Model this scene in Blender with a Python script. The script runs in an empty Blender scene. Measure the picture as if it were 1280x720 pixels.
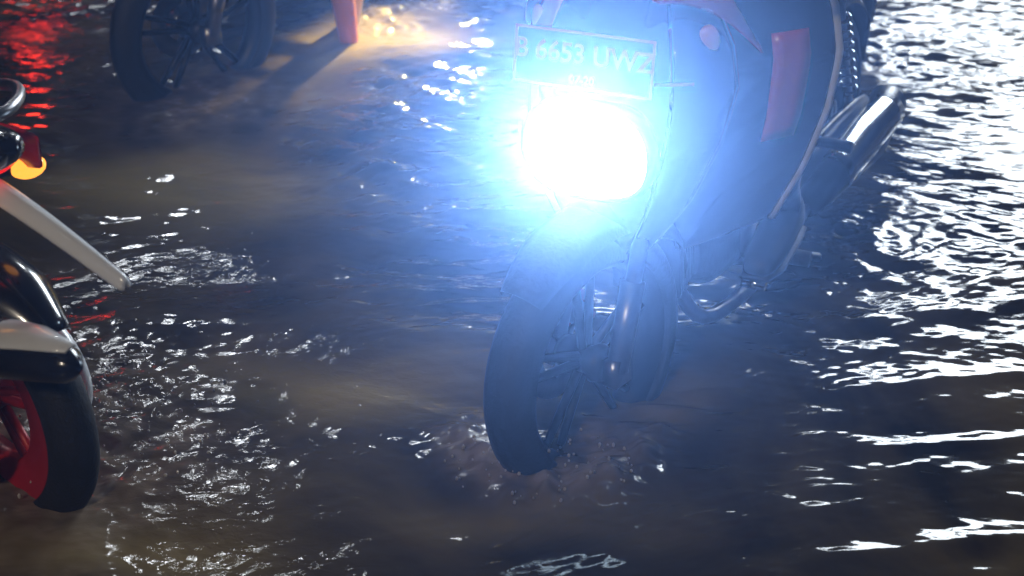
import bpy, bmesh, math, random
import numpy as np
from mathutils import Vector, Matrix, noise
R = math.radians
random.seed(7); rng = np.random.default_rng(7)
SC = bpy.context.scene
COL = SC.collection

# ------------------------------------------------------------------ camera
CAM_H, PITCH, F = 1.9, 30.0, 2093.0            # water surface is z = 0
cam = bpy.data.objects.new('camera', bpy.data.cameras.new('camera'))
COL.objects.link(cam); SC.camera = cam
cam.location = (0, 0, CAM_H); cam.rotation_euler = (R(90-PITCH), 0, 0)
cam.data.sensor_width = 36; cam.data.lens = 36*F/1280
cam.data.clip_start = 0.02; cam.data.clip_end = 500
cam.data.dof.use_dof = True; cam.data.dof.focus_distance = 3.3; cam.data.dof.aperture_fstop = 3.2

# ------------------------------------------------------------------ night sky
W = bpy.data.worlds.new('World'); SC.world = W; W.use_nodes = True
nt = W.node_tree; nt.nodes.clear()
sky = nt.nodes.new('ShaderNodeTexSky'); sky.sky_type = 'NISHITA'; sky.sun_disc = False
sky.sun_elevation = R(-4.0); sky.sun_rotation = R(200)
bg = nt.nodes.new('ShaderNodeBackground'); bg.inputs[1].default_value = 0.10
wo = nt.nodes.new('ShaderNodeOutputWorld')
nt.links.new(sky.outputs[0], bg.inputs[0]); nt.links.new(bg.outputs[0], wo.inputs[0])
SC.view_settings.view_transform = 'Standard'; SC.view_settings.look = 'None'
SC.view_settings.exposure = -0.3; SC.view_settings.gamma = 1.0
SC.view_settings.use_curve_mapping = False
SC.render.engine = 'CYCLES'
SC.cycles.use_denoising = True
SC.cycles.max_bounces = 6; SC.cycles.diffuse_bounces = 2; SC.cycles.glossy_bounces = 3
SC.cycles.volume_bounces = 0; SC.cycles.transmission_bounces = 3
SC.cycles.sample_clamp_indirect = 4.0; SC.cycles.sample_clamp_direct = 0
SC.cycles.caustics_reflective = False; SC.cycles.caustics_refractive = False

ROAD_Z = -0.12

def place(px, py, z=0.0):
    """world point where the ray through a photograph pixel meets height z"""
    d = Vector(((px-640)/F, 1.0, -(py-360)/F)); p = R(PITCH)
    v = Vector((d.x, d.y*math.cos(p)+d.z*math.sin(p), -d.y*math.sin(p)+d.z*math.cos(p)))
    t = (z-CAM_H)/v.z; return Vector((v.x*t, v.y*t, z))


# ------------------------------------------------------------------ materials
def mat(name, col, rough=0.5, metal=0.0, spec=0.5, coat=0.0, emis=None, es=0.0, bump=0.0, bscale=60, grime=0.25, gscale=9):
    m = bpy.data.materials.new(name); m.use_nodes = True
    n = m.node_tree; b = n.nodes['Principled BSDF']
    b.inputs['Base Color'].default_value = (*col, 1)
    b.inputs['Roughness'].default_value = rough
    b.inputs['Metallic'].default_value = metal
    b.inputs['Specular IOR Level'].default_value = spec
    b.inputs['Coat Weight'].default_value = coat
    b.inputs['Coat Roughness'].default_value = 0.08
    if emis:
        b.inputs['Emission Color'].default_value = (*emis, 1)
        b.inputs['Emission Strength'].default_value = es
        return m
    tc = n.nodes.new('ShaderNodeTexCoord')
    nz = n.nodes.new('ShaderNodeTexNoise'); nz.inputs['Scale'].default_value = gscale; nz.inputs['Detail'].default_value = 6
    n.links.new(tc.outputs['Object'], nz.inputs['Vector'])
    if grime:
        mx = n.nodes.new('ShaderNodeMix'); mx.data_type = 'RGBA'
        cr = n.nodes.new('ShaderNodeMapRange'); cr.inputs['From Min'].default_value = 0.45; cr.inputs['From Max'].default_value = 0.75
        cr.inputs['To Max'].default_value = grime
        n.links.new(nz.outputs['Fac'], cr.inputs['Value']); n.links.new(cr.outputs[0], mx.inputs[0])
        mx.inputs[6].default_value = (*col, 1); mx.inputs[7].default_value = (0.055, 0.04, 0.028, 1)
        n.links.new(mx.outputs[2], b.inputs['Base Color'])
        rr = n.nodes.new('ShaderNodeMapRange'); rr.inputs['To Min'].default_value = rough*0.8; rr.inputs['To Max'].default_value = min(1, rough*1.5)
        n.links.new(nz.outputs['Fac'], rr.inputs['Value']); n.links.new(rr.outputs[0], b.inputs['Roughness'])
    if bump:
        nb = n.nodes.new('ShaderNodeTexNoise'); nb.inputs['Scale'].default_value = bscale; nb.inputs['Detail'].default_value = 4
        n.links.new(tc.outputs['Object'], nb.inputs['Vector'])
        bp = n.nodes.new('ShaderNodeBump'); bp.inputs['Strength'].default_value = bump; bp.inputs['Distance'].default_value = 0.004
        n.links.new(nb.outputs['Fac'], bp.inputs['Height']); n.links.new(bp.outputs[0], b.inputs['Normal'])
    return m

M = dict(
    black=mat('black_plastic', (0.012, 0.012, 0.016), 0.32, bump=0.1, bscale=300),
    gloss=mat('black_paint', (0.010, 0.010, 0.014), 0.18, coat=0.8),
    red=mat('red_paint', (0.68, 0.012, 0.02), 0.22, coat=0.8, grime=0.15),
    darkred=mat('dark_red_paint', (0.12, 0.008, 0.012), 0.25, coat=0.6),
    navy=mat('navy_paint', (0.015, 0.02, 0.06), 0.22, coat=0.8),
    orange=mat('orange_paint', (0.6, 0.10, 0.015), 0.3, coat=0.5, grime=0.1),
    orangelit=mat('orange_lit_leg', (0.8, 0.22, 0.03), 0.6, grime=0.1, bump=0.6, bscale=40),
    grey=mat('grey_paint', (0.10, 0.10, 0.11), 0.3, coat=0.5),
    rubber=mat('rubber', (0.012, 0.012, 0.013), 0.55, bump=0.4, bscale=120),
    rim=mat('rim_dark', (0.02, 0.02, 0.024), 0.35, 0.4),
    redrim=mat('rim_red', (0.45, 0.01, 0.012), 0.35, 0.1, grime=0.2),
    steel=mat('steel', (0.35, 0.35, 0.37), 0.3, 1.0, grime=0.4),
    chrome=mat('chrome', (0.75, 0.76, 0.78), 0.14, 1.0, grime=0.15),
    silver=mat('silver_paint', (0.86, 0.88, 0.92), 0.28, 0.0, coat=0.6, grime=0.1),
    engine=mat('engine_alloy', (0.10, 0.10, 0.11), 0.45, 0.7, bump=0.4, bscale=90),
    seat=mat('seat_vinyl', (0.014, 0.013, 0.014), 0.45, bump=0.5, bscale=200),
    plate=mat('plate_black', (0.012, 0.012, 0.014), 0.4),
    platetxt=mat('plate_letters', (0.9, 0.24, 0.30), 0.5, grime=0),
    glass=mat('mirror_glass', (0.5, 0.5, 0.52), 0.05, 1.0, grime=0),
    amber=mat('amber_lens', (0.85, 0.28, 0.02), 0.15, coat=1, grime=0),
    amberlit=mat('amber_lens_lit', (0.8, 0.3, 0.03), 0.2, emis=(1, 0.36, 0.04), es=2.2),
    redlens=mat('tail_lens', (0.5, 0.01, 0.01), 0.15, coat=1, grime=0),
    redlit=mat('tail_lens_lit', (0.5, 0.0, 0.0), 0.2, emis=(1, 0.012, 0.01), es=1.2),
    redstop=mat('stop_lens_lit', (0.5, 0.0, 0.0), 0.2, emis=(1, 0.03, 0.012), es=70),
    headoff=mat('lamp_glass', (0.35, 0.36, 0.38), 0.08, 0.3, coat=1, grime=0),
    headblue=mat('headlamp_lit', (0.8, 0.85, 1), 0.2, emis=(0.62, 0.82, 1.0), es=16),
    headwarm=mat('headlamp_warm_lit', (1, 0.9, 0.6), 0.2, emis=(1.0, 0.72, 0.30), es=3),
    jacket=mat('rain_jacket', (0.02, 0.025, 0.05), 0.35, bump=0.8, bscale=25),
    jacket2=mat('brown_jacket', (0.06, 0.035, 0.02), 0.6, bump=0.8, bscale=25),
    trousers=mat('wet_trousers', (0.012, 0.015, 0.03), 0.3, bump=0.8, bscale=30),
    skin=mat('skin', (0.6, 0.46, 0.36), 0.5, grime=0),
    shoe=mat('shoe', (0.015, 0.013, 0.012), 0.4),
    helmet=mat('helmet_shell', (0.03, 0.03, 0.035), 0.12, coat=1),
    visor=mat('visor', (0.01, 0.01, 0.012), 0.05, coat=1, grime=0),
    pole=mat('galvanised_pole', (0.22, 0.23, 0.24), 0.45, 0.6),
    flood=mat('floodlight_glow', (1, 1, 1), 0.3, emis=(0.84, 0.93, 1.0), es=30),
    lampw=mat('street_lamp_glow', (1, 1, 1), 0.3, emis=(0.90, 0.95, 1.0), es=130),
    lampfill=mat('fill_lamp_glow', (1, 1, 1), 0.3, emis=(1.0, 0.86, 0.68), es=230),
    lampy=mat('warm_lamp_glow', (1, 1, 1), 0.3, emis=(1.0, 0.90, 0.65), es=6),
)

# ------------------------------------------------------------------ mesh helpers
def obj(name, bm, m, parent=None, smooth=True, bevel=0.0, subsurf=0, solid=0.0, mats=None):
    bmesh.ops.recalc_face_normals(bm, faces=bm.faces)
    me = bpy.data.meshes.new(name); bm.to_mesh(me); bm.free()
    for mm in (mats or [m]): me.materials.append(mm)
    if smooth:
        for p in me.polygons: p.use_smooth = True
    o = bpy.data.objects.new(name, me); COL.objects.link(o)
    if parent: o.parent = parent
    if solid:
        s = o.modifiers.new('solid', 'SOLIDIFY'); s.thickness = solid; s.offset = 0
    if bevel:
        b = o.modifiers.new('bevel', 'BEVEL'); b.width = bevel; b.segments = 2; b.limit_method = 'ANGLE'
        b.harden_normals = False
    if subsurf:
        s = o.modifiers.new('sub', 'SUBSURF'); s.levels = subsurf; s.render_levels = subsurf
    return o

def empty(name, loc=(0, 0, 0), rz=0.0):
    o = bpy.data.objects.new(name, None); COL.objects.link(o)
    o.location = loc; o.rotation_euler = (0, 0, rz); return o

def tag(o, label=None, cat=None, group=None, kind=None):
    if label: o['label'] = label
    if cat: o['category'] = cat
    if group: o['group'] = group
    if kind: o['kind'] = kind
    return o

def cat_curve(pts, n=6):
    P = [Vector(p) for p in pts]
    if len(P) < 3: return P
    out = []
    for i in range(len(P)-1):
        p0 = P[max(i-1, 0)]; p1 = P[i]; p2 = P[i+1]; p3 = P[min(i+2, len(P)-1)]
        for k in range(n):
            t = k/n
            out.append(0.5*((2*p1)+(p2-p0)*t+(2*p0-5*p1+4*p2-p3)*t*t+(3*p1-p0-3*p2+p3)*t*t*t))
    out.append(P[-1]); return out

def tube(bm, pts, rad, n=12, curve=False, flat=1.0):
    k = len(pts)
    rads = list(rad) if hasattr(rad, '__len__') else [rad]*k
    if curve:
        q = cat_curve(pts, 6); m = len(q)
        rads = [float(np.interp(i/(m-1)*(k-1), range(k), rads)) for i in range(m)]; P = q
    else: P = [Vector(p) for p in pts]
    rings = []; up = None
    for i, p in enumerate(P):
        t = (P[min(i+1, len(P)-1)]-P[max(i-1, 0)]).normalized()
        if up is None:
            up = Vector((0, 0, 1)) if abs(t.z) < 0.9 else Vector((0, 1, 0))
        s = t.cross(up).normalized(); up = s.cross(t).normalized()
        rings.append([bm.verts.new(p+(s*math.cos(a)+up*math.sin(a)*flat)*rads[i]) for a in [2*math.pi*j/n for j in range(n)]])
    for a, b in zip(rings, rings[1:]):
        for j in range(n): bm.faces.new((a[j], a[(j+1) % n], b[(j+1) % n], b[j]))
    bm.faces.new(rings[0]); bm.faces.new(rings[-1][::-1])

def box(bm, c, s, rot=None):
    vs = []
    for dx in (-.5, .5):
        for dy in (-.5, .5):
            for dz in (-.5, .5):
                v = Vector((dx*s[0], dy*s[1], dz*s[2]))
                if rot: v = rot @ v
                vs.append(bm.verts.new(v+Vector(c)))
    for f in ((0, 1, 3, 2), (4, 6, 7, 5), (0, 4, 5, 1), (2, 3, 7, 6), (0, 2, 6, 4), (1, 5, 7, 3)):
        bm.faces.new([vs[i] for i in f])

def revolve(bm, prof, c, n=64, axis='Y', close=True):
    rings = []
    for j in range(n):
        a = 2*math.pi*j/n
        if axis == 'Y': rings.append([bm.verts.new((c[0]+r*math.cos(a), c[1]+h, c[2]+r*math.sin(a))) for r, h in prof])
        elif axis == 'Z': rings.append([bm.verts.new((c[0]+r*math.cos(a), c[1]+r*math.sin(a), c[2]+h)) for r, h in prof])
        else: rings.append([bm.verts.new((c[0]+h, c[1]+r*math.cos(a), c[2]+r*math.sin(a))) for r, h in prof])
    m = len(prof)
    for j in range(n):
        A, B = rings[j], rings[(j+1) % n]
        for i in range(m if close else m-1):
            bm.faces.new((A[i], A[(i+1) % m], B[(i+1) % m], B[i]))

def grid(bm, fn, nu, nv):
    V = [[bm.verts.new(fn(i/(nu-1), j/(nv-1))) for j in range(nv)] for i in range(nu)]
    for i in range(nu-1):
        for j in range(nv-1): bm.faces.new((V[i][j], V[i+1][j], V[i+1][j+1], V[i][j+1]))

def loft(bm, secs, n=20, power=2.4):
    """secs: (centre, half_width_y, half_height_z) super-ellipse rings running along the thing."""
    rings = []
    for c, wy, hz in secs:
        ring = []
        for j in range(n):
            a = 2*math.pi*j/n; ca, sa = math.cos(a), math.sin(a)
            ring.append(bm.verts.new((c[0], c[1]+wy*math.copysign(abs(ca)**(2/power), ca), c[2]+hz*math.copysign(abs(sa)**(2/power), sa))))
        rings.append(ring)
    for a, b in zip(rings, rings[1:]):
        for j in range(n): bm.faces.new((a[j], a[(j+1) % n], b[(j+1) % n], b[j]))
    bm.faces.new(rings[0]); bm.faces.new(rings[-1][::-1])

def text_mesh(name, s, size, m, parent, mtx, ext=0.0012, bold=0.0):
    cu = bpy.data.curves.new(name, 'FONT'); cu.body = s; cu.size = size; cu.extrude = ext; cu.offset = bold
    cu.align_x = 'CENTER'; cu.align_y = 'CENTER'; cu.resolution_u = 4
    t = bpy.data.objects.new(name, cu); COL.objects.link(t)
    dg = bpy.context.evaluated_depsgraph_get(); dg.update()
    me = bpy.data.meshes.new_from_object(t.evaluated_get(dg)); me.name = name
    bpy.data.objects.remove(t); bpy.data.curves.remove(cu)
    me.transform(mtx); me.materials.clear(); me.materials.append(m)
    o = bpy.data.objects.new(name, me); COL.objects.link(o); o.parent = parent; return o

# ------------------------------------------------------------------ the ground and the flood water
def axis_coords(lo, hi, step, far):
    c = list(np.arange(lo, hi+1e-6, step))
    s = step; x = c[-1]
    while x < far: s *= 1.09; x += s; c.append(x)
    s = step; x = c[0]; pre = []
    while x > -far: s *= 1.09; x -= s; pre.append(x)
    return np.array(pre[::-1]+c)

def grid_mesh(name, X, Y, Z, m):
    ny, nx = X.shape
    me = bpy.data.meshes.new(name)
    co = np.stack([X, Y, Z], -1).reshape(-1, 3).astype(np.float32)
    idx = np.arange(nx*ny).reshape(ny, nx)
    f = np.stack([idx[:-1, :-1], idx[:-1, 1:], idx[1:, 1:], idx[1:, :-1]], -1).reshape(-1, 4)
    me.vertices.add(len(co)); me.vertices.foreach_set('co', co.ravel())
    me.loops.add(f.size); me.loops.foreach_set('vertex_index', f.ravel().astype(np.int32))
    me.polygons.add(len(f)); me.polygons.foreach_set('loop_start', np.arange(0, f.size, 4, dtype=np.int32))
    me.polygons.foreach_set('use_smooth', np.ones(len(f), bool))
    me.update(calc_edges=True); me.materials.append(m)
    o = bpy.data.objects.new(name, me); COL.objects.link(o); return o

road_m = mat('asphalt', (0.05, 0.05, 0.05), 0.8, bump=0.6, bscale=150)
gx, gy = np.meshgrid(np.linspace(-80, 80, 41), np.linspace(-80, 80, 41))
tag(grid_mesh('road', gx, gy, np.full_like(gx, ROAD_Z), road_m), kind='structure')

WHEEL = np.array([0.09, 2.72])                      # where the front wheel cuts the water
def smooth(x, a, b):
    t = np.clip((x-a)/(b-a), 0, 1); return t*t*(3-2*t)

def vnoise(X, Y, scale, seed):
    """cheap smooth value noise on arrays"""
    r = np.random.default_rng(seed); T = r.random((256, 256))
    x = X*scale+500.3; y = Y*scale+500.7
    xi = np.floor(x).astype(int); yi = np.floor(y).astype(int)
    fx = x-xi; fy = y-yi; fx = fx*fx*(3-2*fx); fy = fy*fy*(3-2*fy)
    g = lambda i, j: T[(yi+j) % 256, (xi+i) % 256]
    return (g(0, 0)*(1-fx)+g(1, 0)*fx)*(1-fy)+(g(0, 1)*(1-fx)+g(1, 1)*fx)*fy

RIDGES = [(.62, 3.12, 1.6, 3.24, .0060, .036, .03), (.66, 2.86, 1.5, 2.97, .0050, .030, .02), (.72, 2.68, 1.4, 2.73, .0036, .022, .0), (.50, 2.33, 1.4, 2.46, .0060, .030, .0), (.05, 2.10, 1.2, 2.2, .003, .03, 0)]
def water_height(X, Y):
    Z = np.zeros_like(X)
    low = 1-.72*smooth(X, .1, .7)*smooth(-Y, -3.75, -3.2)-.5*smooth(X, .6, .9)*smooth(Y, 3.3, 3.6)-.82*smooth(-X, .3, .6)*smooth(Y, 3.2, 3.5)*smooth(-Y, -4.9, -4.5)
    wx = X+0.22*(vnoise(X, Y, 1.3, 3)-.5)+0.06*(vnoise(X, Y, 4.3, 4)-.5)
    wy = Y+0.30*(vnoise(X, Y, 1.1, 5)-.5)+0.07*(vnoise(X, Y, 3.9, 6)-.5)
    r = np.random.default_rng(11)
    # slow swell, crests running left to right and a little up to the right
    for lam, amp, ang in ((0.95, .0065, 100), (0.52, .0045, 83), (0.33, .0034, 107), (0.27, .0026, 72)):
        k = 2*math.pi/lam; a = R(ang); Z += low*amp*np.sin(k*(wx*math.cos(a)+wy*math.sin(a))+r.random()*6)
    # chop, patchy
    patch = 0.25+1.0*smooth(vnoise(X, Y, 1.6, 9), .35, .7)
    # calmer in the lower right, busy on the left by the near wheel
    calm = 1-0.85*smooth(X, 0.1, 0.7)*smooth(-Y, -3.6, -2.9)
    calm *= 1-0.35*smooth(X, .6, 1.0)*smooth(Y, 3.0, 3.5)
    calm *= 1-0.45*np.exp(-(((X+0.25)/.38)**2+((Y-3.0)/.5)**2))
    chop = np.zeros_like(X)
    for i in range(44):
        lam = 0.021*(0.16/0.021)**(r.random()); ang = r.normal(93, 27); k = 2*math.pi/lam; a = R(ang)
        chop += 0.0062*lam*np.sin(k*(wx*math.cos(a)+wy*math.sin(a))+r.random()*6.28)*(0.6+0.8*r.random())
    Z += chop*patch*calm*1.35
    # long crests sweeping in from the right
    for (x0, y0, x1, y1, a, w, c) in RIDGES:
        t = (X-x0)/(x1-x0); yc = y0+(y1-y0)*t+c*np.sin(math.pi*np.clip(t, 0, 1))+.018*(vnoise(X, Y*0+y0, 7, 41)-.5)
        ww = w*(0.75+.5*vnoise(X, Y, 9, 42))
        Z += a*np.exp(-((Y-yc)/ww)**2)*smooth(t, -.12, .25)*(.55+.9*vnoise(X, Y, 14, 43))
    # wake of the front wheel
    dx, dy = X-WHEEL[0], Y-WHEEL[1]; d = np.hypot(dx, dy)
    for s in (1, -1):
        ax = math.cos(R(-10 if s > 0 else 188)); ay = math.sin(R(-10 if s > 0 else 188))
        al = dx*ax+dy*ay; ac = -dx*ay+dy*ax
        Z += 0.010*np.exp(-((ac)/(.05+.12*np.maximum(al, 0)))**2)*smooth(al, 0, .25)*np.exp(-np.maximum(al, 0)/.45)
    ring = np.exp(-((d-.17)/.07)**2)
    Z += ring*(.022+.030*(vnoise(X, Y, 26, 21)-.5)+.012*(vnoise(X, Y, 60, 22)-.5))*smooth(-dy, -.12, .10)
    # churned water by the wheel on the left and the wheels behind
    for cx, cy, rr, am in ((-1.02, 2.80, .30, .016), (-.75, 2.55, .35, .006), (-.42, 5.0, .16, .02), (-.90, 4.75, .3, .008), (1.05, 4.65, .15, .018), (.72, 3.55, .25, .010)):
        e = np.exp(-(((X-cx)**2+(Y-cy)**2)/rr**2))
        Z += e*am*((vnoise(X, Y, 17, 31)-.5)+.6*(vnoise(X, Y, 45, 32)-.5))
    return Z

def water_material():
    m = bpy.data.materials.new('flood_water'); m.use_nodes = True
    n = m.node_tree; b = n.nodes['Principled BSDF']; L = n.links
    tc = n.nodes.new('ShaderNodeTexCoord')
    b.inputs['Roughness'].default_value = 0.045
    b.inputs['IOR'].default_value = 1.33
    # uneven muddy brown; paler patches also hold warm light pools as colour
    nz = n.nodes.new('ShaderNodeTexNoise'); nz.inputs['Scale'].default_value = 1.7; nz.inputs['Detail'].default_value = 5; nz.inputs['Distortion'].default_value = 1.2
    L.new(tc.outputs['Object'], nz.inputs['Vector'])
    cr = n.nodes.new('ShaderNodeValToRGB')
    cr.color_ramp.elements[0].position = 0.35; cr.color_ramp.elements[0].color = (0.02, 0.016, 0.014, 1)
    cr.color_ramp.elements[1].position = 0.7; cr.color_ramp.elements[1].color = (0.12, 0.088, 0.042, 1)
    L.new(nz.outputs['Fac'], cr.inputs[0]); fa = n.nodes.new('ShaderNodeAttribute'); fa.attribute_name = 'foam'
    fm = n.nodes.new('ShaderNodeMix'); fm.data_type = 'RGBA'; fm.inputs[7].default_value = (.36, .28, .22, 1)
    L.new(fa.outputs['Fac'], fm.inputs[0]); sa = n.nodes.new('ShaderNodeAttribute'); sa.attribute_name = 'silt_light'
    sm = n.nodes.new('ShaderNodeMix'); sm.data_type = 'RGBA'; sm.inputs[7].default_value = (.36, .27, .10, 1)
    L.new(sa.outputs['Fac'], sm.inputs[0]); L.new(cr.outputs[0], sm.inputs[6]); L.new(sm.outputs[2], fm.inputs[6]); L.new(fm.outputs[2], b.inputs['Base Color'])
    fr = n.nodes.new('ShaderNodeMapRange'); fr.inputs['To Min'].default_value = .045; fr.inputs['To Max'].default_value = .4
    L.new(fa.outputs['Fac'], fr.inputs['Value']); L.new(fr.outputs[0], b.inputs['Roughness'])
    # capillary ripples
    mp = n.nodes.new('ShaderNodeMapping'); mp.inputs['Scale'].default_value = (0.55, 1.0, 1.0)
    L.new(tc.outputs['Object'], mp.inputs['Vector'])
    n1 = n.nodes.new('ShaderNodeTexNoise'); n1.inputs['Scale'].default_value = 62; n1.inputs['Detail'].default_value = 4.5; n1.inputs['Distortion'].default_value = 0.6
    L.new(mp.outputs[0], n1.inputs['Vector'])
    pm = n.nodes.new('ShaderNodeTexNoise'); pm.inputs['Scale'].default_value = 2.3; pm.inputs['Detail'].default_value = 3
    L.new(tc.outputs['Object'], pm.inputs['Vector'])
    mr = n.nodes.new('ShaderNodeMapRange'); mr.inputs['From Min'].default_value = 0.38; mr.inputs['From Max'].default_value = 0.62
    mr.inputs['To Min'].default_value = 0.12; mr.inputs['To Max'].default_value = 0.38
    L.new(pm.outputs['Fac'], mr.inputs['Value'])
    bp = n.nodes.new('ShaderNodeBump'); bp.inputs['Distance'].default_value = 0.006
    ra = n.nodes.new('ShaderNodeAttribute'); ra.attribute_name = 'ripple'
    mm = n.nodes.new('ShaderNodeMath'); mm.operation = 'MULTIPLY'; L.new(mr.outputs[0], mm.inputs[0]); L.new(ra.outputs['Fac'], mm.inputs[1])
    L.new(mm.outputs[0], bp.inputs['Strength']); L.new(n1.outputs['Fac'], bp.inputs['Height'])
    L.new(bp.outputs[0], b.inputs['Normal'])
    return m

xs = axis_coords(-1.7, 1.8, 0.006, 60); ys = axis_coords(1.75, 5.6, 0.0065, 60)
X, Y = np.meshgrid(xs, ys)
fade = np.exp(-np.maximum(0, np.hypot(X, Y-3.5)-4)/6)
Z = water_height(X, Y)*fade
wobj = grid_mesh('water', X, Y, Z, water_material())
dx_, dy_ = X-WHEEL[0], Y-WHEEL[1]
fo = np.exp(-((np.hypot(dx_+.03, dy_*1.2+.05)-.14)/.060)**2)*smooth(-dy_, -.10, .08)
fo += .55*np.exp(-(((X+.93)/.34)**2+((Y-2.62)/.34)**2))
for fx_, fy_, fr_ in ((-.42, 4.93, .12), (-.88, 4.35, .22), (1.04, 4.6, .12)): fo += .7*np.exp(-(((X-fx_)**2+(Y-fy_)**2)/fr_**2))
fo *= .35+1.1*vnoise(X, Y, 30, 51)*(.4+vnoise(X*1.0, Y*2.6, 55, 52))
rp = 1-.9*smooth(X, .0, .55)*smooth(-Y, -3.25, -2.95)-.45*smooth(X, .5, .75)*smooth(Y, 3.0, 3.25)-.45*smooth(X, -.35, -.15)*smooth(-X, -.55, -.3)*smooth(Y, 2.2, 2.6)-.8*smooth(Y, 3.25, 3.6)*smooth(-X, .1, .3)*smooth(-Y, -4.7, -4.3)
si = np.zeros_like(X)  # muddy patches, with the warm light pools on the water put into the colour
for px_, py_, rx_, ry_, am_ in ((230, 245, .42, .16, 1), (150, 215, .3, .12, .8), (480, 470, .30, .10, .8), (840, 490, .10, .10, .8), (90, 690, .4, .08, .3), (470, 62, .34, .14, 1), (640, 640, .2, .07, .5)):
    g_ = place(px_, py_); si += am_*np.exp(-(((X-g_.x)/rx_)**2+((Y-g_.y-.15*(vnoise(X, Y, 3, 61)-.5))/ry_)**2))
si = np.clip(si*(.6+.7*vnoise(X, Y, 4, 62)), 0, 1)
a3_ = wobj.data.attributes.new('silt_light', 'FLOAT', 'POINT'); a3_.data.foreach_set('value', si.astype(np.float32).ravel())
a2_ = wobj.data.attributes.new('ripple', 'FLOAT', 'POINT'); a2_.data.foreach_set('value', np.clip(rp+.7*smooth(-Y, -2.25, -2.05)*smooth(-X, -.5, -.3), .06, 1).astype(np.float32).ravel())
at_ = wobj.data.attributes.new('foam', 'FLOAT', 'POINT'); at_.data.foreach_set('value', np.clip(fo, 0, 1).astype(np.float32).ravel())
tag(wobj, kind='structure')
def wz(x, y): return float(water_height(np.array([[x]]), np.array([[y]]))[0, 0])

# ------------------------------------------------------------------ motorcycle
def wheel(root, name, cx, cz, r, w, tyre_m, rim_m, T, spokes=5, disc=True, band=0.0, dside=1):
    # tyre
    bm = bmesh.new()
    prof = []
    ri = r*0.76
    for a in np.linspace(-20, 200, 15):
        ra = R(a); prof.append((ri+0.012+(r-ri-0.012)*max(math.sin(ra), -0.2)*1.0, w*0.5*math.cos(ra)))
    revolve(bm, prof, (cx, 0, cz), 96)
    # tread grooves: little raised blocks
    for k in range(0):
        a = 2*math.pi*k/56
        for s in (-1, 1):
            p = Vector((cx+(r-.0035)*math.cos(a), s*w*.17, cz+(r-.0035)*math.sin(a)))
            rot = Matrix.Rotation(-a, 3, 'Y') @ Matrix.Rotation(s*0.5, 3, 'X')
            box(bm, p, (.004, w*.30, .016), rot)
    bm.transform(T)
    # rim
    rb = bmesh.new()
    revolve(rb, [(ri+.016, -w*.36), (ri+.016, w*.36), (ri+.002, w*.38), (ri-.018-band, w*.24), (ri-.022-band, 0), (ri-.018-band, -w*.24), (ri+.002, -w*.38)], (cx, 0, cz), 96)
    revolve(rb, [(.001, -.055), (.032, -.055), (.040, -.03), (.028, -.01), (.028, .01), (.040, .03), (.032, .055), (.001, .055)], (cx, 0, cz), 32)
    for k in range(spokes):
        for d in (-.13, .13):
            a = 2*math.pi*(k+.25)/spokes
            p0 = (cx+.03*math.cos(a+d*2), 0.0, cz+.03*math.sin(a+d*2))
            p1 = (cx+(ri-.012)*math.cos(a+d), 0.0, cz+(ri-.012)*math.sin(a+d))
            tube(rb, [p0, p1], [.010, .008], 8)
    rb.transform(T)
    ro = obj(name, rb, rim_m, root)
    obj('tyre', bm, tyre_m, ro)
    if disc:
        db = bmesh.new()
        revolve(db, [(.055, .062), (.105, .062), (.105, .066), (.055, .066)], (cx, 0, cz), 40)
        for k in range(5):
            a = 2*math.pi*k/5
            tube(db, [(cx+.03*math.cos(a), .06, cz+.03*math.sin(a)), (cx+.06*math.cos(a), .064, cz+.06*math.sin(a))], .006, 6)
        if dside < 0: db.transform(Matrix.Diagonal((1, -1, 1, 1)))
        db.transform(T); obj('brake_disc', db, M['steel'], ro)
    return ro

def fender(root, name, cx, cz, r, w, a0, a1, m, T, tail=0.0):
    bm = bmesh.new()
    def f(u, v):
        a = R(a0+(a1-a0)*u); t = v*2-1
        taper = 1-0.35*max(0, (abs(u-.5)-.3)/.2)
        rr = r-0.045*abs(t)**2.6
        return (cx+rr*math.cos(a), t*w*.5*taper, cz+rr*math.sin(a))
    grid(bm, f, 26, 11); bm.transform(T)
    return obj(name, bm, m, root, solid=.004)

def indicator(root, c, d, m, lit=False):
    bm = bmesh.new(); c = Vector(c); d = Vector(d).normalized()
    tube(bm, [c, c+d*.035], .009, 8)
    o = obj('indicator', bm, M['black'], root)
    b2 = bmesh.new(); q = c+d*.055
    bmesh.ops.create_uvsphere(b2, u_segments=16, v_segments=10, radius=1, matrix=Matrix.Translation(q) @ Matrix.Diagonal((.03, .034, .02, 1)))
    obj('lens', b2, M['amberlit' if lit else 'amber'], o)
    return o

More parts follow.
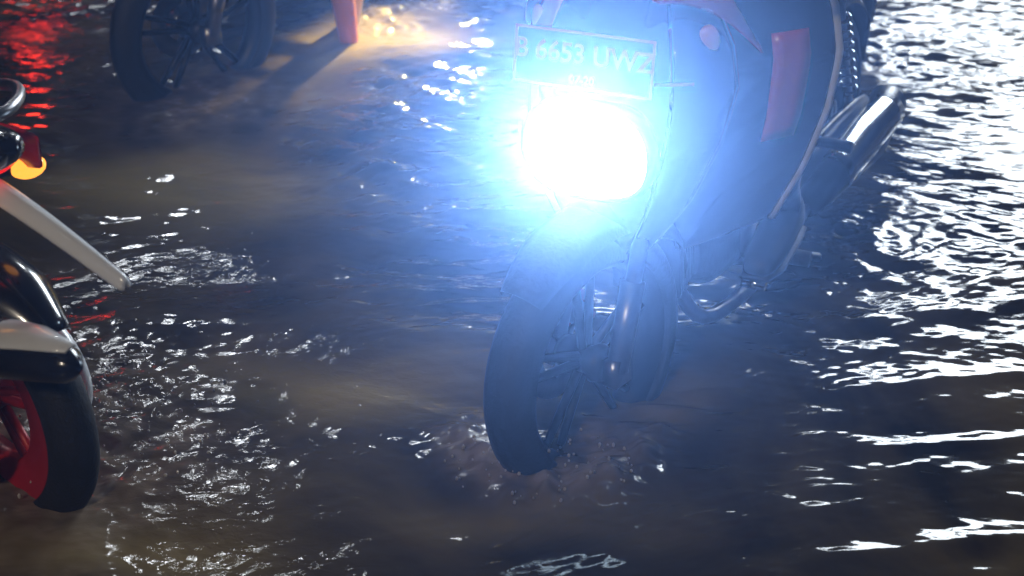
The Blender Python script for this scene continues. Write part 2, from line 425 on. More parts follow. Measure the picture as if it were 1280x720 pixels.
def make_bike(name, loc, heading, s):
    """local: +x forward, +y left, z up, origin on the road under the front axle."""
    root = empty(name, loc, heading)
    I = Matrix.Identity(4)
    ax = (0, 0, s.get('r', .275)); r = s.get('r', .275); w = s.get('w', .085)
    S = Matrix.Translation((-.09, 0, 0)) @ Matrix.Rotation(R(s.get('steer', 0)), 4, 'Z') @ Matrix.Translation((.09, 0, 0))
    P, P2 = s['paint'], s['paint2']
    wb = s.get('wb', 1.25)
    wheel(root, 'front_wheel', 0, r, r, w, M['rubber'], s['rim'], S, dside=s.get('dside', 1))
    # fork
    for sy in (-1, 1):
        bm = bmesh.new()
        tube(bm, [(0, sy*.078, r), (-.055, sy*.078, r+.17)], [.022, .024], 14)
        tube(bm, [(-.055, sy*.078, r+.17), (-.15, sy*.078, r+.45)], .016, 14)
        box(bm, (.0, sy*.078, r), (.05, .03, .055))
        bm.transform(S)
        f = obj('fork_leg', bm, s.get('forkm', M['steel']), root)
        if sy == s.get('cal', 1):
            cb = bmesh.new(); box(cb, (-.085, sy*.088, r+.045), (.05, .045, .085), Matrix.Rotation(R(25), 3, 'Y')); cb.transform(S)
            obj('brake_caliper', cb, M['redrim'], f, bevel=.006)
    fender(root, 'front_fender', -.005, r, r+.045, .145, s.get('ff0', 48), s.get('ff1', 165), s.get('fendm', P2), S)
    # front cowl: black centre and painted flanks, one curved shield
    zs = [.46, .52, .60, .70, .80, .88, .96, 1.05]
    ws = [.055, .10, .155, .195, .212, .200, .160, .12]
    xf = [-.06, -.035, -.005, .0, -.01, -.035, -.10, -.18]
    def shield(u, z):
        ww = float(np.interp(z, zs, ws)); x0 = float(np.interp(z, zs, xf))
        return (x0-2.6*(abs(u)**2.3)*ww*ww*1.4-.01*abs(u), u*ww, z)
    bm = bmesh.new(); grid(bm, lambda a, b: shield((a*2-1)*.62, .46+.57*b), 17, 26)
    cowl = obj('front_cowl', bm, M['gloss'], root, solid=.005, subsurf=1)
    for sy in (-1, 1):
        bm = bmesh.new(); grid(bm, lambda a, b: Vector(shield(sy*(.635+.365*a), .47+.54*b))+Vector((.006*math.sin(math.pi*a), 0, 0)), 7, 26)
        obj('side_panel', bm, P if (sy < 0 or not s.get('dark_left')) else M['gloss'], root, solid=.006, subsurf=1)
        # chrome bead along the outer edge of the panel
        bm = bmesh.new(); tube(bm, [Vector(shield(sy*1.01, z))+Vector((-.002, 0, 0)) for z in np.linspace(.50, .98, 20)], .0035, 8)
        obj('edge_trim', bm, M['chrome'], cowl)
    hz0 = s.get('lamp_z', .72)
    # painted beak over the lamp
    bm = bmesh.new(); grid(bm, lambda a, b: Vector(shield((a*2-1)*.78, hz0+.128+.006*b-.02*(abs(a*2-1)**2)))+Vector((.010, 0, 0)), 19, 4)
    obj('red_stripe' if P is M['red'] else 'stripe', bm, P, cowl, solid=.004)
    # headlamp
    hz, hx = s.get('lamp_z', .72), .0
    bm = bmesh.new()
    N = 40
    def ell(k, sx, sc): a = 2*math.pi*k/N; return (sx, .122*sc*math.cos(a), hz+.104*sc*math.sin(a)*(1+.15*math.cos(2*a)))
    rg = [[bm.verts.new(ell(k, x, sc)) for k in range(N)] for x, sc in ((-.05, .8), (-.02, 1.08), (.012, 1.08), (.014, 1.0), (-.005, .96))]
    for A, B in zip(rg, rg[1:]):
        for k in range(N): bm.faces.new((A[k], A[(k+1) % N], B[(k+1) % N], B[k]))
    bm.faces.new(rg[0])
    hl = obj('headlight', bm, M['black'], root)
    bm = bmesh.new()
    rg = [[bm.verts.new(ell(k, x, sc)) for k in range(N)] for x, sc in ((.010, .97), (.020, .85), (.030, .55), (.034, .2))]
    for A, B in zip(rg, rg[1:]):
        for k in range(N): bm.faces.new((A[k], A[(k+1) % N], B[(k+1) % N], B[k]))
    bm.faces.new(rg[-1])
    obj('lens', bm, s.get('headm', M['headoff']), hl)
    # number plate above the lamp
    if s.get('plate'):
        pr = Matrix.Translation((.010, 0, .895)) @ Matrix.Rotation(R(-14), 4, 'Y')
        bm = bmesh.new(); box(bm, (0, 0, 0), (.003, .27, .105)); bm.transform(pr)
        pl = obj('number_plate', bm, M['plate'], root, bevel=.001, smooth=False)
        fm = bmesh.new()
        for c, sz in (((.003, 0, .049), (.003, .27, .005)), ((.003, 0, -.049), (.003, .27, .005)), ((.003, .1325, 0), (.003, .005, .093)), ((.003, -.1325, 0), (.003, .005, .093))): box(fm, c, sz)
        fm.transform(pr); obj('plate_border', fm, M['platetxt'], pl, smooth=False)
        base = pr @ Matrix.Translation((.0026, 0, .010)) @ Matrix(((0, 0, 1, 0), (1, 0, 0, 0), (0, 1, 0, 0), (0, 0, 0, 1)))
        text_mesh('plate_number', s['plate'][0], .049, M['platetxt'], pl, base, bold=.0010)
        base = pr @ Matrix.Translation((.0026, 0, -.034)) @ Matrix(((0, 0, 1, 0), (1, 0, 0, 0), (0, 1, 0, 0), (0, 0, 0, 1)))
        text_mesh('plate_date', s['plate'][1], .021, M['platetxt'], pl, base, bold=.0006)
    # leg shields
    for sy in (-1, 1):
        bm = bmesh.new()
        def ls(u, v):
            z = .42+.56*v
            outer = float(np.interp(z, [.42, .55, .68, .80, .90, .98], [.20, .265, .31, .33, .315, .275]))
            y = .075+(outer-.075)*u
            x = -.16-.22*u**1.2-.10*(1-v)*.6-.05*v
            return (x, sy*y, z)
        grid(bm, ls, 10, 18)
        lo = obj('leg_shield', bm, s.get('shieldm', P2), root, solid=.006, subsurf=1)
        bm = bmesh.new(); tube(bm, [Vector(ls(1, v)) for v in np.linspace(0, 1, 20)], .0085, 8)
        obj('edge_trim', bm, M['silver'], lo)
        # coloured flash on the shield
        bm = bmesh.new(); grid(bm, lambda a, b: Vector(ls(.62+.22*a, .38+.40*b))+Vector((.006, 0, 0)), 4, 10)
        obj('flash', bm, P, lo, solid=.003)
        # upper painted wing
        bm = bmesh.new()
        grid(bm, lambda a, b: (-.04-.20*a-.02*b-.03*math.sin(3*b), sy*(.10+.15*a-.06*b*a), .99-.15*a**2.2+(.13-.09*a**2)*b), 6, 5)
        obj('upper_wing', bm, P, root, solid=.006, subsurf=1)
    # handlebar with grips, levers, mirrors
    bm = bmesh.new(); tube(bm, [(-.30, -.33, 1.0), (-.24, -.2, 1.02), (-.2, -.05, 1.0), (-.2, .05, 1.0), (-.24, .2, 1.02), (-.30, .33, 1.0)], .011, 10, True)
    hb = obj('handlebar', bm, M['steel'], root)
    for sy in (-1, 1):
        bm = bmesh.new(); tube(bm, [(-.255, sy*.23, 1.017), (-.30, sy*.345, .998)], .017, 12); obj('grip', bm, M['rubber'], hb)
        bm = bmesh.new(); tube(bm, [(-.20, sy*.19, 1.01), (-.215, sy*.27, 1.0), (-.25, sy*.35, .985)], .006, 8, True); obj('brake_lever', bm, M['steel'], hb)
        bm = bmesh.new(); tube(bm, [(-.24, sy*.19, 1.02), (-.23, sy*.24, 1.12), (-.24, sy*.29, 1.19)], .006, 8, True)
        mi = obj('mirror', bm, M['black'], root)
        b2 = bmesh.new(); bmesh.ops.create_uvsphere(b2, u_segments=20, v_segments=12, radius=1, matrix=Matrix.Translation((-.235, sy*.31, 1.22)) @ Matrix.Diagonal((.02, .065, .04, 1)))
        obj('mirror_shell', b2, M['black'], mi)
        b2 = bmesh.new(); bmesh.ops.create_uvsphere(b2, u_segments=20, v_segments=12, radius=1, matrix=Matrix.Translation((-.246, sy*.31, 1.22)) @ Matrix.Diagonal((.012, .058, .034, 1)))
        obj('mirror_glass', b2, M['glass'], mi)
        b2 = bmesh.new(); q = Vector(shield(sy*.88, .895))
        bmesh.ops.create_uvsphere(b2, u_segments=16, v_segments=10, radius=1, matrix=Matrix.Translation(q) @ Matrix.Rotation(R(sy*35), 4, 'Z') @ Matrix.Diagonal((.012, .022, .032, 1)))
        obj('indicator', b2, M['amber'], root)
    bm = bmesh.new(); loft(bm, [((-.10, 0, .99), .05, .02), ((-.14, 0, 1.01), .11, .045), ((-.20, 0, 1.03), .13, .05), ((-.27, 0, 1.03), .10, .035)])
    obj('handlebar_cover', bm, P, root, subsurf=1)
    # centre body, seat, tail
    bm = bmesh.new(); loft(bm, [((-.22, 0, .66), .06, .20), ((-.34, 0, .52), .075, .12), ((-.50, 0, .50), .085, .11), ((-.64, 0, .58), .10, .13), ((-.85, 0, .66), .125, .11), ((-1.15, 0, .72), .115, .09), ((-1.45, 0, .80), .07, .05), ((-1.56, 0, .84), .03, .025)])
    obj('body', bm, P2, root, subsurf=1)
    for sy in (-1, 1):
        bm = bmesh.new(); grid(bm, lambda a, b: (-.62-.88*a, sy*(.112+.022*math.sin(math.pi*min(1, a*1.2))*math.sin(math.pi*b)-.05*max(0, a-.5)), .55+.20*a+(.16-.09*a)*b), 12, 6)
        obj('rear_side_panel', bm, P, root, solid=.005, subsurf=1)
    bm = bmesh.new(); loft(bm, [((-.56, 0, .74), .06, .02), ((-.62, 0, .765), .10, .035), ((-.80, 0, .77), .135, .04), ((-1.0, 0, .79), .14, .045), ((-1.25, 0, .83), .115, .04), ((-1.42, 0, .855), .08, .025)])
    obj('seat', bm, M['seat'], root, subsurf=1)
    bm = bmesh.new(); tube(bm, [(-1.15, -.13, .80), (-1.4, -.12, .87), (-1.52, 0, .89), (-1.4, .12, .87), (-1.15, .13, .80)], .011, 10, True)
    obj('grab_rail', bm, M['steel'], root)
    td = s.get('tdx', 0)
    bm = bmesh.new(); loft(bm, [((-1.50+td, 0, .79), .05, .025), ((-1.56+td, 0, .79), .06, .028), ((-1.59+td, 0, .79), .04, .018)])
    obj('tail_light', bm, s.get('tailm', M['redlens']), root, subsurf=1)
    for sy in (-1, 1): indicator(root, (-1.50+td, sy*.05, .73), (-.3, sy*1, 0), None, s.get('indlit', False))
    # engine
    bm = bmesh.new()
    loft(bm, [((-.38, 0, .33), .07, .06), ((-.44, 0, .32), .10, .09), ((-.60, 0, .31), .11, .10), ((-.74, 0, .32), .09, .085)], 20, 3)
    for k in range(7): box(bm, (-.26-.018*k, 0, .36), (.006, .15-.004*k, .13))
    tube(bm, [(-.2, 0, .37), (-.42, 0, .35)], .05, 16)
    en = obj('engine', bm, M['engine'], root, bevel=.002)
    bm = bmesh.new(); revolve(bm, [(.001, .118), (.065, .118), (.075, .108), (.075, .09), (.001, .09)], (-.60, 0, .31), 32); obj('engine_cover', bm, M['steel'], en)
    # foot pegs and pedals
    bm = bmesh.new(); tube(bm, [(-.56, -.24, .27), (-.56, .24, .27)], .010, 10); pg = obj('footrest_bar', bm, M['steel'], root)
    for sy in (-1, 1):
        bm = bmesh.new(); tube(bm, [(-.56, sy*.15, .272), (-.56, sy*.25, .272)], .018, 10); obj('footrest_rubber', bm, M['rubber'], pg)
        bm = bmesh.new(); tube(bm, [(-.92, sy*.10, .34), (-.94, sy*.13, .37), (-.94, sy*.22, .37)], [.012, .012, .015], 10, True)
        obj('pillion_footrest', bm, M['rubber'], root)
    bm = bmesh.new(); tube(bm, [(-.60, .12, .31), (-.50, .15, .28), (-.42, .16, .27)], .007, 8, True); tube(bm, [(-.42, .15, .27), (-.42, .20, .27)], .013, 10)
    obj('gear_pedal', bm, M['chrome'], root)
    bm = bmesh.new(); tube(bm, [(-.68, -.12, .22), (-.55, -.13, .2), (-.66, .13, .2)], .012, 8); tube(bm, [(-.62, .12, .24), (-.82, .19, .14)], .010, 8)
    obj('side_stand', bm, M['steel'], root)
    # swing arm, shocks, chain case
    for sy in (-1, 1):
        bm = bmesh.new(); tube(bm, [(-.72, sy*.075, .33), (-wb-.03, sy*.095, r)], [.02, .016], 10); box(bm, (-wb-.01, sy*.095, r), (.09, .022, .045)); revolve(bm, [(.075, sy*.125), (.080, sy*.14), (.115, sy*.135), (.118, sy*.11), (.075, sy*.11)], (-wb, 0, r), 40) if 'rband' in s else None
        obj('swing_arm', bm, s.get('armm', M['steel']), root)
        bm = bmesh.new(); tube(bm, [(-wb+.06, sy*.115, r+.03), (-wb+.20, sy*.115, .66)], .011, 10)
        sh = obj('shock_absorber', bm, M['steel'], root)
        b2 = bmesh.new()
        pts = []
        for k in range(121):
            t = k/120; a = t*math.pi*2*9; c = Vector((-wb+.085+.10*t, sy*.115, r+.10+.24*t)); pts.append(c+Vector((.022*math.cos(a), .022*math.sin(a), 0)))
        tube(b2, pts, .0045, 6); obj('spring', b2, s.get('springm', M['chrome']), sh)
    bm = bmesh.new(); loft(bm, [((-.70, .125, .34), .016, .035), ((-.95, .125, .33), .018, .05), ((-wb, .125, r+.01), .018, .06), ((-wb-.07, .125, r), .014, .03)] if 'rband' not in s else [((-.70, .125, .34), .016, .035), ((-wb+.1, .125, r+.01), .018, .06), ((-wb, .125, r), .014, .07), ((-wb-.07, .125, r), .012, .03)])
    obj('chain_case', bm, M['black'], root, subsurf=1)
    wheel(root, 'rear_wheel', -wb, r, r, w*1.12, M['rubber'], s['rim'], I, disc=False, band=s.get('rband', 0))
    if s.get('hugger', True):
        fender(root, 'rear_fender', -wb, r, r+.05, .15, s.get('rf0', 10), s.get('rf1', 172), M['gloss'], I)
    # exhaust
    ey = s.get('exh', -1); mx, mz = s.get('mup', (0, 0))
    bm = bmesh.new(); tube(bm, [(-.30, ey*.03, .33), (-.33, ey*.10, .22), (-.6, ey*.135, .20), (-.86, ey*.145, .25)], .016, 12, True)
    ex = obj('exhaust_pipe', bm, M['steel'], root)
    bm = bmesh.new(); tube(bm, [(-.84, ey*.150, .245), (-.92, ey*.155, .265), (-1.25+mx, ey*.165, .345+mz), (-1.42+mx, ey*.168, .385+mz), (-1.45+mx, ey*.168, .39+mz)], [.022, .045, .050, .030, .008] if s.get('cone') else [.022, .045, .052, .048, .03], 20)
    mf = obj('muffler', bm, s.get('mufm', M['black']), ex)
    bm = bmesh.new()
    cone = lambda a: float(np.interp(a, [0, .5, .8, .9, 1], [.050, .062, .060, .046, .016]))
    if s.get('cone'): grid(bm, lambda a, b: (-.95+(mx-.49)*a, ey*(.158+.010*a)+ey*cone(a)*math.cos(R(38+85*b)), .275+(.135+mz)*a+cone(a)*math.sin(R(38+85*b))), 20, 12)
    else: grid(bm, lambda a, b: (-.95+(mx-.42)*a, ey*(.163+.006*a)+ey*.056*math.cos(R(-20+120*b)), .285+(.095+mz)*a+.056*math.sin(R(-20+120*b))*(1-.3*abs(a-.5))), 12, 9)
    obj('heat_shield', bm, M['silver'] if s.get('cone') else M['chrome'], mf, solid=.003)
    # rear plate bracket / mudguard tongue
    tg = s.get('tongue')
    bm = bmesh.new()
    if tg:
        grid(bm, lambda a, b: (tg[0][0]+(tg[1][0]-tg[0][0])*a, tg[0][1]+(tg[1][1]-tg[0][1])*a+(b*2-1)*(.024-.017*a**2), tg[0][2]+(tg[1][2]-tg[0][2])*a+.012*math.sin(math.pi*a)-.02*(b*2-1)**2), 16, 9)
        obj('rear_mudguard', bm, M['silver'], root, solid=.014, subsurf=1)
    else:
        grid(bm, lambda a, b: (-1.46-.14*a, (b*2-1)*.07, .76-.30*a+.04*a*a), 8, 6)
        rm = obj('rear_mudguard', bm, M['black'], root, solid=.005)
        bm = bmesh.new(); box(bm, (-1.572, 0, .60), (.003, .25, .10), Matrix.Rotation(R(25), 3, 'Y')); obj('rear_plate', bm, M['plate'], rm, smooth=False)
    return root

# ------------------------------------------------------------------ rider
def make_rider(bike, s, label, group='riders on motorcycles'):
    """pelvis on the seat, shoes on the footrests, hands round the grips; built in bike space."""
    V, E, RD = [], [], []
    def j(p, r, par=None):
        V.append(Vector(p)); RD.append(r); i = len(V)-1
        if par is not None: E.append((par, i))
        return i
    pel = j((-.86, 0, .90), .135)
    sp = j((-.84, 0, 1.06), .130, pel); ch = j((-.78, 0, 1.25), .150, sp); up_ = j((-.745, 0, 1.36), .12, ch)
    nk = j((-.72, 0, 1.45), .058, up_); hd = j((-.69, 0, 1.56), .085, nk); j((-.69, 0, 1.65), .085, hd)
    for sy in (-1, 1):
        sh = j((-.75, sy*.175, 1.35), .072, up_); el = j((-.56, sy*.29, 1.10), .050, sh)
        wr = j((-.365, sy*.305, 1.045), .032, el); pm = j((-.315, sy*.30, 1.035), .034, wr)
        for k in range(4):
            y = sy*(.262+.024*k)
            a = j((-.272+.0*k, y, 1.032-.004*k), .0105, pm); b = j((-.247, y, 1.012-.004*k), .0095, a); j((-.268, y, .990-.004*k), .0085, b)
        t = j((-.30, sy*.262, 1.015), .0115, pm); j((-.283, sy*.243, .994), .0095, t)
        hp = j((-.80, sy*.105, .865), .098, pel); kn = j((-.44, sy*.165, .735), .066, hp)
        cf = j((-.50, sy*.172, .58), .060, kn); an = j((-.60, sy*.175, .365), .043, cf)
        ft = j((-.555, sy*.178, .325), .036, an); j((-.46, sy*.182, .315), .033, ft)
    me = bpy.data.meshes.new('person'); me.from_pydata(V, E, [])
    o = bpy.data.objects.new('person', me); COL.objects.link(o)
    sk = o.modifiers.new('skin', 'SKIN'); sk.use_smooth_shade = True
    for i, d in enumerate(me.skin_vertices[0].data): d.radius = (RD[i], RD[i]); d.use_root = (i == 0)
    sb = o.modifiers.new('sub', 'SUBSURF'); sb.levels = 2; sb.render_levels = 2
    dg = bpy.context.evaluated_depsgraph_get(); dg.update()
    m2 = bpy.data.meshes.new_from_object(o.evaluated_get(dg)); m2.name = 'person'
    o.modifiers.clear(); o.data = m2; m2.materials.clear()
    for mm in (s['jacket'], s['trousers'], M['skin']): m2.materials.append(mm)
    for v in m2.vertices:                     # cloth folds
        n = noise.noise(v.co*9)*.010+noise.noise(v.co*24)*.004
        if v.co.z < 1.42 and not (v.co.x > -.37 and v.co.z > .95): v.co += v.normal*n
    for p in m2.polygons:
        c = p.center; p.use_smooth = True
        if c.z > 1.44 or (c.x > -.385 and c.z > .95): p.material_index = 2
        elif c.z < .93: p.material_index = 1
        else: p.material_index = 0
    o.matrix_world = bike.matrix_world.copy()
    for sy in (-1, 1):
        bm = bmesh.new(); loft(bm, [((-.665, sy*.178, .335), .020, .030), ((-.64, sy*.178, .345), .037, .052), ((-.58, sy*.179, .340), .040, .050), ((-.50, sy*.182, .322), .043, .036), ((-.42, sy*.184, .315), .040, .027), ((-.395, sy*.184, .313), .022, .018)])
        so = obj('shoe', bm, M['shoe'], o, subsurf=1)
        bm = bmesh.new(); loft(bm, [((-.665, sy*.178, .291), .030, .006), ((-.60, sy*.179, .290), .040, .008), ((-.46, sy*.183, .290), .045, .008), ((-.395, sy*.184, .294), .030, .006)])
        obj('sole', bm, M['rubber'], so)
    bm = bmesh.new(); bmesh.ops.create_uvsphere(bm, u_segments=28, v_segments=18, radius=1, matrix=Matrix.Translation((-.69, 0, 1.63)) @ Matrix.Diagonal((.15, .128, .14, 1)))
    bmesh.ops.delete(bm, geom=[v for v in bm.verts if v.co.z < 1.53 or (v.co.x > -.61 and v.co.z < 1.66)], context='VERTS')
    he = obj('helmet', bm, M['helmet'], o, solid=.012)
    bm = bmesh.new(); grid(bm, lambda a, b: (-.69+.148*math.cos(R(-62+124*a)), .132*math.sin(R(-62+124*a)), 1.575+.10*b), 18, 5); obj('visor', bm, M['visor'], he, solid=.003)
    for sy in (-1, 1):
        bm = bmesh.new(); bmesh.ops.create_uvsphere(bm, u_segments=10, v_segments=8, radius=.012, matrix=Matrix.Translation((-.605, sy*.032, 1.60))); obj('eye', bm, M['visor'], o)
    bm = bmesh.new(); loft(bm, [((-.61, 0, 1.575), .010, .026), ((-.588, 0, 1.565), .014, .014), ((-.580, 0, 1.563), .007, .006)]); obj('nose', bm, M['skin'], o, subsurf=1)
    tag(o, label, 'person', group); return o

G = 'motorcycles riding through the flooded street'
bpy.context.view_layer.update()
# --- the bike in the middle, lamp on
MAINX, MAINY, MAINH = .172, 2.735, R(-117)
main = make_bike('motorcycle', (MAINX, MAINY, ROAD_Z), MAINH, dict(paint=M['red'], paint2=M['gloss'], rim=M['rim'], headm=M['headblue'],
    steer=-13, wb=1.34, dark_left=True, dside=-1, cal=-1, exh=1, mup=(-.02, -.10), plate=('B 6653 UWZ', '07-20'), fendm=M['rubber'], w=.105))
tag(main, 'red and black motorcycle with blazing blue white headlight ploughing through flood water', 'motorcycle', G)
main.rotation_euler = (R(3), 0, MAINH)
# --- the bike cut by the left edge, seen from behind on its left side
LH = R(141); lw = Vector((-.97, 2.625, 0)); LWB = 1.36
left = make_bike('motorcycle', (lw.x+LWB*math.cos(LH), lw.y+LWB*math.sin(LH), ROAD_Z), LH, dict(paint=M['red'], paint2=M['gloss'], rim=M['redrim'], tailm=M['redlit'], indlit=True,
    exh=1, wb=LWB, rband=.06, mup=(-.44, .24), cone=True, rf0=30, rf1=136, tdx=.09, tongue=((-1.34, 0, .77), (-1.81, 0, .68)), springm=M['redrim'], armm=M['silver'], mufm=M['gloss']))
tag(left, 'black motorcycle with red wheel rim and long silver rear mudguard at the left edge', 'motorcycle', G)
# --- behind, top left
back = make_bike('motorcycle', (-.86, 4.48, ROAD_Z), R(-104), dict(paint=M['navy'], paint2=M['gloss'], rim=M['rim'], fendm=M['navy'], dside=-1, cal=-1, steer=-32))
tag(back, 'dark navy motorcycle standing in deep water behind, near the red reflections', 'motorcycle', G)
# --- behind, front wheel head-on with orange fork
orange = make_bike('motorcycle', (-.10, 5.80, ROAD_Z), R(-105), dict(paint=M['orange'], paint2=M['gloss'], rim=M['rim'], headm=M['headwarm'], ))
tag(orange, 'orange motorcycle whose warm headlight yellows the water behind the wading person', 'motorcycle', G)
# --- behind the middle bike, silhouetted on the glare
dark = make_bike('motorcycle', (1.03, 4.85, ROAD_Z), R(-96), dict(paint=M['grey'], paint2=M['black'], rim=M['rim']))
tag(dark, 'dark motorcycle wheel and fork silhouetted against white glare behind the lit motorcycle', 'motorcycle', G)
bpy.context.view_layer.update()

make_rider(main, dict(jacket=M['jacket'], trousers=M['trousers']), 'rider in dark wet trousers astride the motorcycle with the bright headlight')

def make_wader(loc, rz, label):
    V, E, RD = [], [], []
    def j(p, r, par=None):
        V.append(Vector(p)); RD.append(r); i = len(V)-1
        if par is not None: E.append((par, i))
        return i
    pel = j((0, 0, .93), .125); sp = j((.0, 0, 1.10), .115, pel); ch = j((.01, 0, 1.28), .13, sp); up_ = j((0, 0, 1.40), .10, ch)
    nk = j((.01, 0, 1.48), .052, up_); hd = j((.03, 0, 1.57), .080, nk); j((.03, 0, 1.66), .080, hd)
    for sy in (-1, 1):
        sh = j((0, sy*.17, 1.40), .062, up_); el = j((-.03*sy, sy*.23, 1.12), .042, sh); wr = j((.08+.1*sy, sy*.24, .92), .028, el)
        pm = j((.10+.1*sy, sy*.235, .85), .030, wr)
        for k in range(4): a = j((.075+.1*sy+.02*k, sy*.235, .79), .0095, pm); b_ = j((.08+.1*sy+.02*k, sy*.228, .765), .0088, a); j((.085+.1*sy+.02*k, sy*.218, .742), .008, b_)
        t_ = j((.135+.1*sy, sy*.225, .82), .011, pm); j((.145+.1*sy, sy*.215, .795), .009, t_)
        hp = j((0, sy*.085, .88), .085, pel); kn = j((.05*(1 if sy > 0 else .4), sy*.055, .49), .052, hp)
        cf = j((-.01 if sy > 0 else .02, sy*.052, .33), .042, kn); an = j((-.05 if sy > 0 else .05, sy*.052, .10), .029, cf)
        hl = j((-.06 if sy > 0 else .045, sy*.052, .045), .030, an); j((.06 if sy > 0 else .17, sy*.06, .025), .024, hl)
    me = bpy.data.meshes.new('person'); me.from_pydata(V, E, [])
    o = bpy.data.objects.new('person', me); COL.objects.link(o)
    o.modifiers.new('skin', 'SKIN').use_smooth_shade = True
    for i, d in enumerate(me.skin_vertices[0].data): d.radius = (RD[i], RD[i]); d.use_root = (i == 0)
    sb = o.modifiers.new('sub', 'SUBSURF'); sb.levels = 2; sb.render_levels = 2
    dg = bpy.context.evaluated_depsgraph_get(); dg.update()
    m2 = bpy.data.meshes.new_from_object(o.evaluated_get(dg)); m2.name = 'person'
    o.modifiers.clear(); o.data = m2; m2.materials.clear()
    for mm in (M['jacket2'], M['trousers'], M['skin'], M['orangelit']): m2.materials.append(mm)
    for p in m2.polygons:
        c = p.center; p.use_smooth = True
        p.material_index = 2 if (c.z > 1.46 or c.z < .50 or (abs(c.y) > .16 and c.z < 1.18 and c.z > .7)) else (1 if c.z < .97 else 0)
        if c.y < 0 and c.z < .50: p.material_index = 3  # warm light on this shin is put in as orange colour
    bm = bmesh.new(); bmesh.ops.create_uvsphere(bm, u_segments=24, v_segments=16, radius=1, matrix=Matrix.Translation((.01, 0, 1.65)) @ Matrix.Diagonal((.10, .088, .10, 1)))
    bmesh.ops.delete(bm, geom=[v for v in bm.verts if v.co.z < 1.58 or (v.co.x > .07 and v.co.z < 1.68)], context='VERTS')
    obj('hair', bm, M['seat'], o, solid=.01)
    for sy in (-1, 1):
        bm = bmesh.new(); bmesh.ops.create_uvsphere(bm, u_segments=10, v_segments=8, radius=.011, matrix=Matrix.Translation((.105, sy*.03, 1.625))); obj('eye', bm, M['visor'], o)
        bm = bmesh.new(); bmesh.ops.create_uvsphere(bm, u_segments=10, v_segments=8, radius=1, matrix=Matrix.Translation((.02, sy*.082, 1.61)) @ Matrix.Diagonal((.018, .008, .03, 1))); obj('ear', bm, M['skin'], o)
        bm = bmesh.new()
        loft(bm, [((0, 0, 0), .1, .1), ((.001, 0, 0), .1, .1)]) if 0 else revolve(bm, [(.078, .45), (.095, .60), (.105, .85), (.098, .85), (.088, .60), (.071, .45)], (.02 if sy > 0 else .01, sy*.066, 0), 24, 'Z')
        obj('shorts_leg', bm, M['trousers'], o)
    bm = bmesh.new(); loft(bm, [((.100, 0, 1.60), .009, .022), ((.122, 0, 1.592), .013, .012), ((.128, 0, 1.59), .006, .005)]); obj('nose', bm, M['skin'], o, subsurf=1)
    o.location = loc; o.rotation_euler = (0, 0, rz); tag(o, label, 'person'); return o
q = place(436, 46)
make_wader((q.x, q.y+.03, ROAD_Z), R(-38), 'person wading at the yellow lit water with one shin coloured orange for warm light, one pale shin')

# --- lamps of the bikes
def spot(name, parent, loc, target, col, power, size, blend, rad=.03):
    l = bpy.data.lights.new(name, 'SPOT'); l.energy = power; l.color = col; l.spot_size = R(size); l.spot_blend = blend; l.shadow_soft_size = rad
    o = bpy.data.objects.new(name, l); COL.objects.link(o)
    mw = parent.matrix_world @ Matrix.Translation(loc)
    p = mw.translation
    q = (Vector(target)-p).to_track_quat('-Z', 'Y')
    o.matrix_world = Matrix.Translation(p) @ q.to_matrix().to_4x4()
    mw2 = o.matrix_world.copy(); o.parent = parent; o.matrix_parent_inverse = parent.matrix_world.inverted(); o.matrix_world = mw2
    return o
spot('headlight_beam', main, (.055, 0, .735), (0.0, 0, 2.45), (0.21, 0.43, 1.0), 1650, 38, 1.0)
spot('headlight_beam', orange, (.10, 0, .70), (-.38, 4.80, 0), (1.0, 0.80, 0.20), 330, 34, .9)

# ------------------------------------------------------------------ lamps standing round the street (out of the frame, seen as glitter, plus one added fill)
def mirror_pos(px, py, h):
    g = place(px, py); d = Vector((g.x, g.y, -CAM_H)).normalized()
    t = h/-d.z; return Vector((g.x+d.x*t, g.y+d.y*t, h))

def street_lamp(name, pos, w, h, m, label, side=1, heads=1, tilt=40):
    """pole beside the lamp head, arm, housing and glowing glass; the head faces the street."""
    rz = math.atan2(-pos.x, pos.y-3.2)          # turn towards the flooded crossing
    root = empty(name, (pos.x, pos.y, ROAD_Z), rz)
    H = pos.z-ROAD_Z
    bm = bmesh.new(); tube(bm, [(side*(w/2+.25), .12, 0), (side*(w/2+.25), .12, H+.2)], [.07, .045], 14); tube(bm, [(side*(w/2+.25), .12, 0), (side*(w/2+.25), .12, .04)], .14, 14)
    obj('pole', bm, M['pole'], root)
    bm = bmesh.new(); tube(bm, [(side*(w/2+.25), .12, H+.12), (0, .10, H+.06)], .03, 10); obj('arm', bm, M['pole'], root)
    rot = Matrix.Rotation(R(tilt), 3, 'X')
    bm = bmesh.new(); box(bm, Vector((0, 0, H))+rot @ Vector((0, .045, 0)), (w+.06, .07, h+.06), rot); hs = obj('housing', bm, M['pole'], root, bevel=.012)
    bm = bmesh.new(); box(bm, Vector((0, 0, H))+rot @ Vector((0, 0, 0)), (w, .012, h), rot); obj('glass', bm, m, hs, smooth=False)
    tag(root, label, 'lamp'); return root

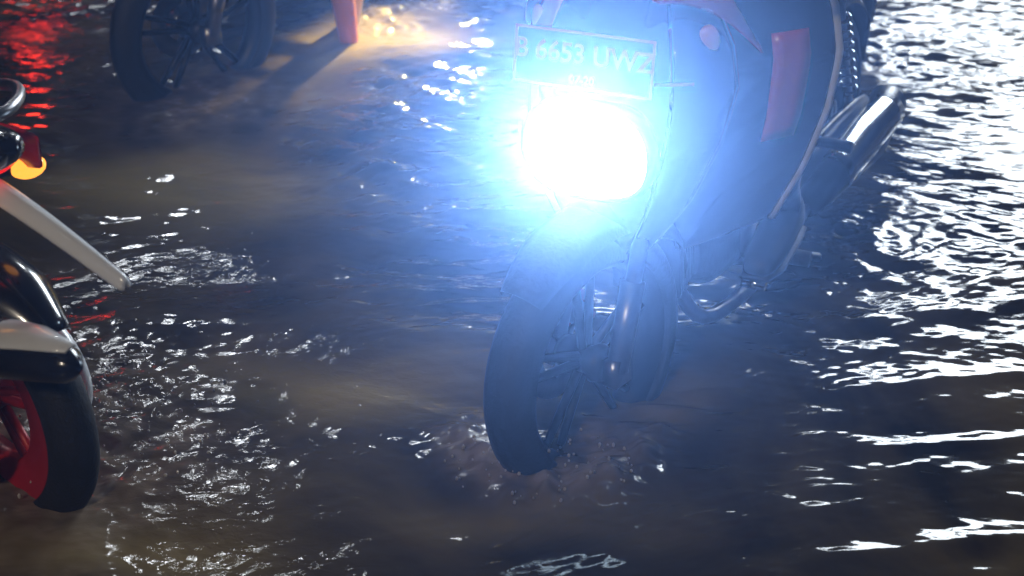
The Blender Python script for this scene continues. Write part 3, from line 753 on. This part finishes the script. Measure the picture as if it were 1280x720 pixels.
p = mirror_pos(1235, 205, 3.0)
street_lamp('floodlight', p, 3.8, 1.8, M['flood'], 'wide white floodlight on a pole whose glare fills the water on the right', side=1, tilt=28)
p = mirror_pos(215, 560, 4.6)
street_lamp('street_lamp', p, .40, .26, M['lampw'], 'white street lamp whose light glitters on the water at the left', side=-1)
p = mirror_pos(790, 430, 4.6)
street_lamp('street_lamp', p, .35, .25, M['lampw'], 'white street lamp whose light glitters behind the lit front wheel', side=1)
p = mirror_pos(560, -45, 1.8)
street_lamp('street_lamp', p, .5, .3, M['lampy'], 'warm street lamp whose light specks the water beyond the motorcycles', side=-1, tilt=15)

street_lamp('street_lamp', Vector((-2.6, -3.6, 5.2)), .6, .4, M['lampfill'], 'added fill lamp standing unseen behind the photographer', side=1, tilt=45)  # added fill, brightens the bike front and the brown water
# a motorcycle ahead with its stop lamp on: the red streaks
p = mirror_pos(60, 85, .80)
tail = empty('motorcycle', (p.x, p.y, ROAD_Z), R(100))
ch = make_bike('motorcycle', (p.x-.25, p.y+1.5, ROAD_Z), R(98), dict(paint=M['red'], paint2=M['black'], rim=M['rim'], tailm=M['redstop']))
bpy.data.objects.remove(tail)
tag(ch, 'motorcycle riding away up the street with its red stop lamp lit', 'motorcycle', G)

# ------------------------------------------------------------------ spray thrown up by the wheels
def spray(name, cx, cy, n, rad, hh, label, seed):
    r = random.Random(seed); bm = bmesh.new()
    for _ in range(n):
        a = r.uniform(0, 2*math.pi); d = rad*r.random()**.6
        x, y = cx+d*math.cos(a)*1.3, cy+d*math.sin(a)*.8
        z = max(0, wz(x, y))+hh*r.random()**2.2*math.exp(-d/rad)+.001
        s = r.uniform(.0012, .0038)
        bmesh.ops.create_icosphere(bm, subdivisions=1, radius=1, matrix=Matrix.Translation((x, y, z)) @ Matrix.Diagonal((s, s, s*r.uniform(1, 1.8), 1)))
    o = obj(name, bm, dropm); tag(o, label, 'spray', None, 'stuff'); return o
dropm = bpy.data.materials.new('droplets'); dropm.use_nodes = True
b = dropm.node_tree.nodes['Principled BSDF']; b.inputs['Base Color'].default_value = (.55, .5, .46, 1); b.inputs['Roughness'].default_value = .08; b.inputs['IOR'].default_value = 1.33
spray('water_spray', WHEEL[0]-.04, WHEEL[1]-.12, 110, .15, .06, 'spray of muddy droplets thrown up round the lit front wheel', 1)
spray('water_spray', -.95, 2.75, 220, .35, .08, 'spray of droplets beside the red rimmed wheel', 2)

# ------------------------------------------------------------------ wet air
bm = bmesh.new(); box(bm, (0, 5, 2.4), (50, 44, 7.4+.0))
hz = obj('haze', bm, None, smooth=False); hz.data.materials.clear()
hm = bpy.data.materials.new('wet_air'); hm.use_nodes = True; n = hm.node_tree; n.nodes.clear()
pv = n.nodes.new('ShaderNodeVolumePrincipled'); pv.inputs['Color'].default_value = (.82, .88, 1, 1)
pv.inputs['Density'].default_value = .0062; pv.inputs['Anisotropy'].default_value = .91
out = n.nodes.new('ShaderNodeOutputMaterial'); n.links.new(pv.outputs[0], out.inputs['Volume'])
hz.data.materials.append(hm); tag(hz, 'fine rain mist hanging over the flooded street', 'haze', None, 'stuff')
